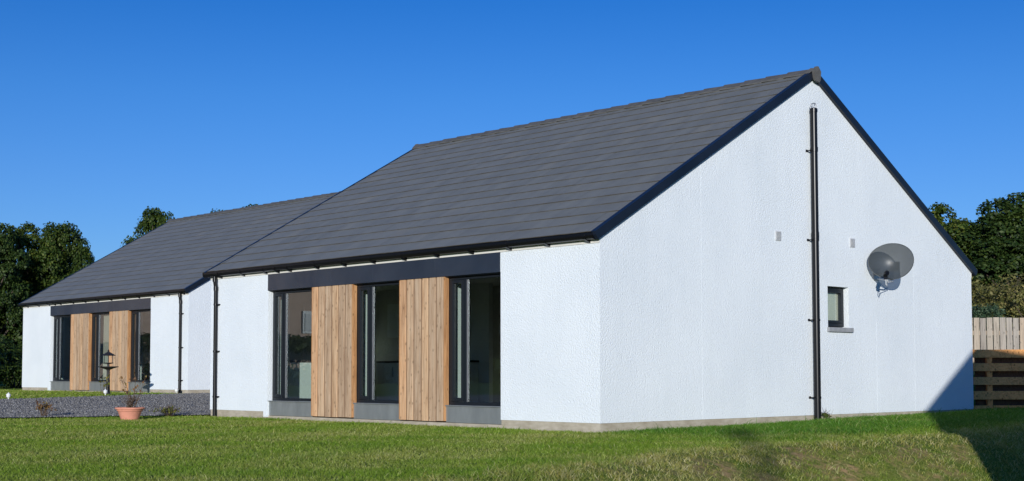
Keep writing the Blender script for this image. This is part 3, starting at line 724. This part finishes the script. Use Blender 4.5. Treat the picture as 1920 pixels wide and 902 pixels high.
# terracotta pot with a dry plant
px, py = -9.58, -2.07
P = empty('flower_pot', (px, py, gz(px, py)-.01), 0, 'terracotta flower pot on the lawn edge by the gravel drive', 'flower pot')
mb = MB(); mb.lathe((0, 0, 0), [(.145, 0), (.15, .012), (.168, .06), (.205, .16), (.214, .182), (.222, .185), (.226, .205), (.258, .212), (.262, .218), (.262, .240), (.252, .242), (.238, .225), (.225, .18)], 28); mb.build('pot', TERRA, P)
mb = MB(); mb.lathe((0, 0, 0), [(.226, .185), (.12, .20), (.01, .206)], 24); mb.build('compost', SOILM, P)
def twiggy(par, base, n, h, spread, leafmat, nl, seed, lsz=.022, twigmat=TWIG, lean=.0):
    r = random.Random(seed); mb = MB(); lf = MB()
    for i in range(n):
        a = r.uniform(0, 6.28); q = r.uniform(.1, 1)*spread; hh = h*r.uniform(.45, 1)
        p0 = Vector(base)+Vector((r.uniform(-.05, .05), r.uniform(-.05, .05), 0)); p2 = p0+Vector((math.cos(a)*q, math.sin(a)*q+lean, hh)); p1 = (p0+p2)/2+Vector((r.uniform(-.05, .05), r.uniform(-.05, .05), .05))
        mb.tube([p0, p1, p2], [.006, .004, .002], 5)
        for k in range(2):
            t = r.uniform(.4, .9); s = p1.lerp(p2, t); e = s+Vector((r.uniform(-.1, .1), r.uniform(-.1, .1), r.uniform(.03, .12))); mb.tube([s, e], [.003, .0015], 4)
        for k in range(nl):
            c = p1.lerp(p2, r.uniform(0, 1.05))+Vector((r.uniform(-.03, .03), r.uniform(-.03, .03), r.uniform(-.02, .02)))
            u = Vector((r.gauss(0, 1), r.gauss(0, 1), r.gauss(0, 1))).normalized(); v = u.orthogonal().normalized(); z = lsz*r.uniform(.6, 1.4)
            lf.add([c-u*z, c+v*z*.6, c+u*z, c-v*z*.6], [(0, 1, 2, 3)])
    mb.build('stem', twigmat, par); lf.build('foliage', leafmat, par, fix=False)
T = empty('potted_shrub', (px, py, gz(px, py)+.18), 0, 'half dead twiggy shrub growing out of the terracotta pot', 'plant')
twiggy(T, (0, 0, 0), 20, .26, .20, TWIG, 4, 3, .014)
T2 = empty('rose_plant', (px+.03, py+.02, gz(px, py)+.18), 0, 'tall sparse stems with red and yellow leaves rising from the terracotta pot', 'plant')
twiggy(T2, (0, 0, 0), 9, .68, .34, DRYLEAF, 4, 5, .026)
W1 = empty('weed_clump', (-11.6, -2.75, gz(-11.6, -2.75)), 0, 'dry brown and yellow weed clump at the left end of the gravel edge', 'weed')
twiggy(W1, (0, 0, 0), 20, .34, .26, DRYLEAF, 6, 8, .022)
W2 = empty('weed_clump', (-10.55, -.75, gz(-10.55, -.75)), 0, 'low yellowish weed clump between the pot and the near house wall', 'weed')
twiggy(W2, (0, 0, 0), 24, .20, .32, YELLEAF, 7, 9, .022)
W3 = empty('weed_clump', (.12, 5.35, gz(.12, 5.35)), 0, 'small green leafy weed at the foot of the soil pipe', 'weed')
twiggy(W3, (0, 0, 0), 8, .13, .12, LEAF[1], 8, 10, .022)
# bird table
bx, by = -19.35, 2.42
B = empty('bird_table', (bx, by, gz(bx, by)), R(20), 'black lantern topped bird table on a post in front of the farther house', 'bird table')
mb = MB(); mb.lathe((0, 0, 0), [(.075, 0), (.075, .03), (.06, .06), (.052, .10), (.045, .35), (.05, .37), (.042, .39), (.038, .62), (.05, .66)], 14); mb.build('post', BIRDM, B)
mb = MB(); mb.lathe((0, 0, 0), [(.05, .655), (.14, .69), (.25, .725), (.255, .74), (.235, .735), (.06, .70)], 24); mb.build('tray', BIRDM, B)
mb = MB(); mb.tube([(0, 0, .70), (0, 0, .80)], .03, 10); mb.lathe((0, 0, 0), [(.03, .80), (.12, .815), (.13, .825), (.13, .835), (.03, .835)], 20); mb.build('feeder', BIRDM, B)
mb = MB()
for k in range(4):
    a = math.pi/4+k*math.pi/2; mb.tube([(.10*math.cos(a), .10*math.sin(a), .83), (.10*math.cos(a), .10*math.sin(a), 1.02)], .008, 6)
mb.build('pillar', BIRDM, B)
mb = MB(); mb.lathe((0, 0, 0), [(.175, 1.01), (.178, 1.02), (.10, 1.065), (.03, 1.105), (.02, 1.12), (.028, 1.135), (.012, 1.155), (.006, 1.18)], 8, False); mb.build('canopy', BIRDM, B)
PL = empty('flower_clump', (-19.1, 2.2, gz(-19.1, 2.2)), 0, 'sparse yellow leaved stems beside the bird table post', 'plant'); twiggy(PL, (0, 0, 0), 5, .55, .14, YELLEAF, 5, 12, .035)
# small white lights by the drive
for i, (x, y, lab) in enumerate(((-17.0, -1.15, 'white stake light at the far left edge of the gravel drive'), (-18.35, 1.85, 'white stake light at the foot of the bird table'), (-19.15, 4.25, 'white stake light at the foot of the farther house downpipe'))):
    if i == 0:
        G = empty('stake_light', (x, y, gz(x, y)), 0, lab, 'garden light', 'white stake lights along the drive'); G0 = G
        mb = MB(); mb.lathe((0, 0, 0), [(.012, 0), (.012, .05), (.02, .06), (.02, .07)], 10); mb.build('stake', WHITEPL, G)
        mb = MB(); mb.lathe((0, 0, 0), [(.02, .068), (.045, .085), (.05, .11), (.045, .125), (.055, .13), (.05, .142), (.02, .165), (.006, .185)], 12); mb.build('head', WHITEPL, G)
    else:
        G = copy_tree(G0); G.location = (x, y, gz(x, y)); G['label'] = lab
# ------------------------------------------------------------------ trees
def leaf_cards(P, N, size, asp=.7):
    n = len(P); a = rng.normal(size=(n, 3)); u = np.cross(N, a); u /= np.linalg.norm(u, axis=1)[:, None]+1e-9; v = np.cross(N, u)
    s = size[:, None]
    V = np.stack([P-u*s, P+v*s*asp-N*s*.15, P+u*s, P-v*s*asp-N*s*.15], 1).reshape(-1, 3)
    F = np.arange(4*n).reshape(n, 4); return V, F
def crown_points(lobes, n):
    """lobes (x,y,z,r): leaves sit in sprays on a broken shell of every lobe"""
    L_ = np.array(lobes); wgt = L_[:, 3]**2; idx = rng.choice(len(L_), n, p=wgt/wgt.sum())
    d = rng.normal(size=(n, 3)); d /= np.linalg.norm(d, axis=1)[:, None]
    # sprays: pull the directions towards a set of random twig directions
    tw = rng.normal(size=(len(L_), 46, 3)); tw /= np.linalg.norm(tw, axis=2)[..., None]; tw[..., 2] = np.where(tw[..., 2] < -.5, -tw[..., 2], tw[..., 2])
    k = rng.integers(0, 46, n); d = tw[idx, k]+.30*d; d /= np.linalg.norm(d, axis=1)[:, None]
    ln = .78+.34*((k*7919+idx*131) % 17)/17.
    rr = L_[idx, 3]*ln*(1-.42*rng.random(n)**1.8)
    P = L_[idx, :3]+d*rr[:, None]*np.array([1, 1, .85]); N = d*.8+rng.normal(size=(n, 3))*.55+np.array([0, 0, .35]); N /= np.linalg.norm(N, axis=1)[:, None]
    return P, N
def make_tree(name, h, w, trunk_h, nleaf, lsz, leafmat, seed, low=.05):
    global rng; old = rng; rng = np.random.default_rng(seed); r = random.Random(seed)
    t = empty(name)
    lobes = []; limbs = MB()
    limbs.tube([(0, 0, -.3), (.03, .02, trunk_h), (.1*r.uniform(-1, 1), .1*r.uniform(-1, 1), h*.55), (.2*r.uniform(-1, 1), .2*r.uniform(-1, 1), h*.82)], [h*.032, h*.026, h*.016, h*.004], 9)
    nl = 44
    for i in range(nl):
        f = (i+.5)/nl; z = h*(low+(.92-low)*f); prof = math.sin(math.pi*min(1, (.22+.78*f)**.9))**.6 if f < .97 else .3
        rad = w/2*prof*r.uniform(.45, .88); a = i*2.4+r.uniform(-.5, .5)
        c = (math.cos(a)*rad, math.sin(a)*rad, z+r.uniform(-.2, .2)); lr = w*r.uniform(.085, .155)*(1.1-.2*f)
        lobes.append((*c, lr))
        s = Vector((0, 0, max(trunk_h*.8, z-h*.22)))
        e = Vector(c); m = s.lerp(e, .5)+Vector((0, 0, h*.03)); limbs.tube([s, m, e], [h*.010, h*.007, h*.002], 6)
    for i in range(6): lobes.append((r.uniform(-.12, .12)*w, r.uniform(-.12, .12)*w, h*r.uniform(.35, .85), w*.17))
    limbs.build('trunk', BARK, t)
    P, N = crown_points(lobes, nleaf); P[:, 2] = np.maximum(P[:, 2], .12)
    V, F = leaf_cards(P, N, rng.uniform(.55, 1.25, nleaf)*lsz); big_mesh('crown', V, F, leafmat, t); rng = old
    return t
protoA = make_tree('oak_tree', 7.4, 6.4, 1.6, 52000, .068, LEAF[0], 11)
protoB = make_tree('sycamore_tree', 7.4, 5.6, 1.7, 48000, .066, LEAF[1], 12)
protoC = make_tree('broadleaf_tree', 7.4, 5.4, 1.5, 48000, .068, LEAF[2], 13)
used = set()
def tree(proto, x, y, h, rz, label, group, wide=1.0):
    t = proto if proto.name not in used else copy_tree(proto)
    used.add(proto.name) if t is proto else None
    k = h/7.4*1.06; t.location = (x, y, gz(x, y)-.05); t.scale = (k*wide, k*wide, k); t.rotation_euler = (0, 0, rz)
    tag(t, label, 'tree', group); return t
GL, GR, GB = 'trees left of the farther house', 'trees beyond the right hand fences', 'trees beyond the farther roof'
tree(protoA, -44.8, 7.2, 7.1, .3, 'dark oak at the left edge of the view, widest of the left trees', GL)
tree(protoC, -43.4, 9.3, 6.8, 1.2, 'dense dark tree just right of the left edge oak', GL, .8)
tree(protoB, -45.2, 11.5, 7.0, 2.2, 'lighter green tree in the middle of the left group', GL, .85)
tree(protoA, -44.2, 12.5, 6.75, 3.6, 'round topped tree at the right end of the left group, by the farther roof edge', GL, .78)
tree(protoC, -43.9, 13.2, 6.2, 4.4, 'lowest tree of the left group, half behind the farther roof edge', GL, .58)
tree(protoB, -51.0, 9.5, 7.0, 5.1, 'tree standing behind the front row of the left group', GL, 1.0)
tree(protoA, -52.3, 21.6, 8.75, 2.4, 'tree top rising alone over the farther roof verge', GB, .66)
tree(protoA, -52.7, 25.9, 9.0, 2.0, 'small rounded tree top peeping over the farther ridge', GB, .6)
tree(protoC, -51.4, 26.9, 9.25, 3.0, 'pointed tree top just over the farther ridge by the near roof', GB)
tree(protoB, -12.7, 31.6, 6.35, 1.0, 'tree with an open top rising behind the gable verge', GR)
tree(protoA, -12.6, 35.2, 5.7, 2.9, 'middle tree beyond the fences with a lower crown', GR, 1.35)
tree(protoC, -9.9, 31.9, 5.75, 4.0, 'dense broad tree beyond the fences, right of the open topped tree', GR, 1.3)
tree(protoB, -8.8, 34.6, 5.8, 5.2, 'tree at the right edge of the view beyond the fences', GR, 1.3)
tree(protoA, -15.8, 33.5, 5.6, .2, 'tree mostly hidden behind the near house roof', GR)
def bush(name, x, y, r, h, n, lsz, m, seed, label):
    global rng; old = rng; rng = np.random.default_rng(seed); q = random.Random(seed)
    t = empty(name, (x, y, gz(x, y)), 0, label, 'bush')
    lobes = [(q.uniform(-.7, .7)*r, q.uniform(-.7, .7)*r, h*q.uniform(.25, .8), q.uniform(.3, .5)*min(r, h)) for _ in range(12)]
    mb = MB()
    for l in lobes: mb.tube([(0, 0, -.1), (l[0]*.6, l[1]*.6, l[2]*.5), l[:3]], [.03, .02, .008], 5)
    mb.build('stem', BARK, t); P, N = crown_points(lobes, n); P[:, 2] = np.maximum(P[:, 2], .03)
    V, F = leaf_cards(P, N, rng.uniform(.5, 1.2, n)*lsz, .5); big_mesh('foliage', V, F, m, t); rng = old; return t
bush('scrub_bush', -5.9, 22.4, 1.9, 2.25, 9000, .06, SCRUB, 31, 'olive brown scrub bush behind the pale fence beside the gable')
bush('scrub_bush', -4.2, 22.6, 1.9, 2.1, 9000, .06, SCRUB, 32, 'broad brownish scrub bush at the right behind the pale fence')
bush('scrub_bush', -7.6, 24.2, 2.0, 2.2, 8000, .06, SCRUB, 33, 'scrub bush half hidden by the rear corner of the gable')
bush('evergreen_bush', -4.6, 18.9, 1.0, 1.15, 7000, .04, BLUEB, 34, 'low blue green bush just over the pale fence next to the gable')
for i, (x, y, r_, h_) in enumerate(((-38.5, 8.2, 1.8, 1.7), (-36.8, 6.0, 1.8, 1.6), (-40, 10.6, 2.0, 1.9))):
    bush('hedge_bush', x, y, r_, h_, 8000, .07, LEAF[2], 40+i, ('dark low bush at the foot of the left trees next to the white wall', 'dark low bush at the left edge beneath the trees', 'dark bush behind the white end wall of the farther house')[i])

# ------------------------------------------------------------------ neighbours outside the frame that shade the gable and show in the panes
def simple_house(name, x0, x1, y0, y1, zg, ze, zr, wallm, label, winpos):
    H = empty(name, ((x0+x1)/2, (y0+y1)/2, zg), 0, label, 'house'); ox, oy = (x0+x1)/2, (y0+y1)/2; a, b = (x1-x0)/2, (y1-y0)/2
    w = MB(); e, r = ze-zg, zr-zg
    w.prism([(-b+.1, -.5), (b-.1, -.5), (b-.1, e-.05), (0, r-.14), (-b+.1, e-.05)], [], lambda u, v, d: (-a+.1+d, u, v), 2*a-.2); w.build('wall', wallm, H)
    m = MB()
    for s in (-1, 1): m.prism([(s*(b+.0), e), (0, r), (0, r-.12), (s*b, e-.12)], [], lambda u, v, d: (-a+d, u, v), 2*a)
    m.build('roof', TILE, H)
    for (u0, u1, z0, z1, side) in winpos:
        m = MB(); g = MB()
        if side == 'x': m.box(a-.1, a-.05, u0-oy, u1-oy, z0-zg, z1-zg); g.box(a-.05, a-.03, u0-oy+.12, u1-oy-.12, z0-zg+.12, z1-zg-.12)
        else: m.box(u0-ox, u1-ox, -b+.04, -b+.1, z0-zg, z1-zg); g.box(u0-ox+.1, u1-ox-.1, -b+.02, -b+.04, z0-zg+.1, z1-zg-.1)
        f = m.build('window', WHITEP, H); g.build('pane', NETC, f)
    return H
simple_house('garage', 10.0, 18, -4.6, 2.86, -.95, 1.76, 4.08, RENDER, 'white rendered garage at the right that shades the lawn and gable corner', [(12, 13.2, .1, 1.0, 'y')])
simple_house('brown_house', -49, -40, -24.2, -3, -.1, 6.2, 9, HARL, 'long brown harled house across the garden mirrored in the left windows', [(-23.6, -22.3, 2.55, 3.6, 'x'), (-18.5, -17, 2.55, 3.6, 'x'), (-12.5, -11, 2.55, 3.6, 'x'), (-7.5, -6, 2.55, 3.6, 'x')])
def hedge(label, x, y0, y1, h, seed):
    global rng; old = rng; rng = np.random.default_rng(seed); q = random.Random(seed); t = empty('garden_hedge', (x, (y0+y1)/2, gz(x, (y0+y1)/2)), 0, label, 'hedge')
    n = int((y1-y0)/.7); lobes = [(q.uniform(-.2, .2), -(y1-y0)/2+(i+.5)*.7, z, .62) for i in range(n) for z in (.4, h-.6)]
    mb = MB()
    for i in range(n): mb.tube([(0, lobes[2*i][1], -.1), (0, lobes[2*i][1], h-.5)], [.04, .015], 5)
    mb.build('stem', BARK, t); P, N = crown_points(lobes, 9000); V, F = leaf_cards(P, N, rng.uniform(.6, 1.2, 9000)*.14); big_mesh('foliage', V, F, LEAF[2], t); rng = old
hedge('dark clipped hedge in front of the brown house, seen in the left panes', -38.4, -25, -3, 2.35, 77)
LP = empty('street_lamp', (36.9, -39.6, gz(36.9, -39.6)), 0, 'tall street lamp behind the viewer casting a thin shadow on the bank', 'street lamp')
mb = MB(); zt = 9.95-LP.location.z; mb.tube([(0, 0, 0), (0, 0, 1.2), (0, 0, zt-.3)], [.11, .10, .09], 12); mb.build('pole', STEEL, LP)
mb = MB(); mb.lathe((0, 0, zt-.3), [(.06, 0), (.12, .04), (.18, .3), (.22, .34), (.10, .44), (.02, .48)], 14); mb.build('lantern', WHITEPL, LP)
for i, (x, y, h) in enumerate(((-44.5, -30.2, 8), (-47, -33, 9), (-43, -36.5, 9), (-38, -41, 9.5), (-48, -38, 10))):
    tree((protoA, protoB, protoC)[i % 3], x, y, h, i*1.3, 'leafy garden tree beyond the hedge, mirrored dark in the near house panes', 'trees across the garden', 1.2)

# ------------------------------------------------------------------ grass
def inside_house(x, y):
    a = (x > -L-.02) & (x < .02) & (y > -.02) & (y < WD); b = (x > FX-L-.02) & (x < FX+.02) & (y > FY-.02) & (y < FY+WD); return a | b
def grass(n_try, x0, x1, y0, y1, ref, dens_pow, h0, h1, wid, name, label, seed, zone):
    r = np.random.default_rng(seed)
    x = r.uniform(x0, x1, n_try); y = r.uniform(y0, y1, n_try)
    dx, dy = x-CAM.x, y-CAM.y; dep = dx*FW.x+dy*FW.y; lat = dx*RT.x+dy*RT.y
    ok = (dep > 8) & (np.abs(lat) < dep*.42+1.2) & (r.random(n_try) < np.clip((ref/dep)**dens_pow, 0, 1)) & ~inside_house(x, y)
    dr = (x < edge_at(near_edge, y)+.02*r.normal(size=n_try)+.03) & (x > edge_at(far_edge, y)); ok &= ~dr
    ok &= ~((x > 9.9) & (y > -4.7))
    x, y, dep = x[ok], y[ok], dep[ok]
    cl = np.sin(2.1*x+1.3*y)+np.sin(-1.7*x+2.6*y+1)+np.sin(4.3*x-3.1*y+2)*.7+np.sin(7.7*x+6.1*y)*.5   # patchy growth
    bank = sst(x-crest_x(y), -.45, .25); lush = sst(x, -.2, .25)*(1-sst(x-crest_x(y), -1.2, -.3))*sst(y, -1.5, 1.0)
    sw = soil_w(x, y); keep = r.random(len(x)) > np.clip(sw*(.60+.30*np.sin(17*x+3)*np.sin(15*y))+.12*bank*(cl < 0), 0, .96)
    x, y, dep, cl, bank, lush, sw = (v[keep] for v in (x, y, dep, cl, bank, lush, sw)); n = len(x)
    h = r.uniform(h0, h1, n)*(1+.18*cl*.5)*(1+1.0*lush*sst(x, .15, .5)+.75*bank*r.random(n)**2)
    tuft = (np.sin(6.3*x+4*y)*np.sin(5.7*y-4.9*x+1) > .62)&(bank > .3)
    h *= np.where(tuft, 1.5, 1.0); h *= np.where(r.random(n) < .02, 1.9, 1.0)
    lo = np.sin(.9*x-1.1*y)+np.sin(1.9*x+.8*y+2)+.8*np.sin(-2.6*x+3.3*y)+.6*np.sin(5.1*x+4.2*y+1)
    dry = np.clip(.09-.05*cl+.11*lo+.34*r.random(n)*r.random(n)-.3*lush+bank*(.10+.42*r.random(n))+bank*.15*np.sin(9*x+2*y)*np.sin(8*y-3*x), 0, 1)
    dry = np.where(r.random(n) < .06+.16*bank, np.clip(dry+.6, 0, 1), dry)
    dry = np.where(tuft, np.clip(dry+.45, 0, 1), dry)
    z = ground_z(x, y)-.006; a = r.uniform(0, 6.283, n); lean = h*r.uniform(.3, 1.7, n)*(1+.4*bank); la = r.uniform(0, 6.283, n)
    wv = wid*r.uniform(.7, 1.3, n)*np.clip(dep/14, .8, 1.8)
    ux, uy = np.cos(a)*wv/2, np.sin(a)*wv/2; lx, ly = np.cos(la)*lean, np.sin(la)*lean
    b0 = np.stack([x-ux, y-uy, z], -1); b1 = np.stack([x+ux, y+uy, z], -1)
    m0 = np.stack([x-ux*.8+lx*.35, y-uy*.8+ly*.35, z+h*.62], -1); m1 = np.stack([x+ux*.8+lx*.35, y+uy*.8+ly*.35, z+h*.62], -1)
    tp = np.stack([x+lx, y+ly, z+h*.95], -1)
    V = np.stack([b0, b1, m0, m1, tp], 1).reshape(-1, 3); i = (np.arange(n)*5)[:, None]
    Fq = np.concatenate([i+np.array([[0, 1, 3]]), i+np.array([[0, 3, 2]]), i+np.array([[2, 3, 4]])], 0)
    o = big_mesh(name, V, Fq, GRASS, attrs={'dry': np.repeat(dry, 5), 'lush': np.repeat(np.clip(lush*(.75+.25*r.random(n))+.3*sst(cl, .4, 2.2)*(1-bank), 0, 1), 5)}); tag(o, label, 'grass', kind='stuff'); print(name, n)
grass(1500000, -13, 9.5, -13, 11.2, 11, 1.3, .020, .045, .0058, 'lawn_grass', 'short patchy green lawn and rough bank in front of the near house', 5, 0)
grass(150000, -36, -16, -9, 5, 30, 1, .035, .055, .016, 'mown_grass', 'mown green lawn in front of the farther house', 6, 1)
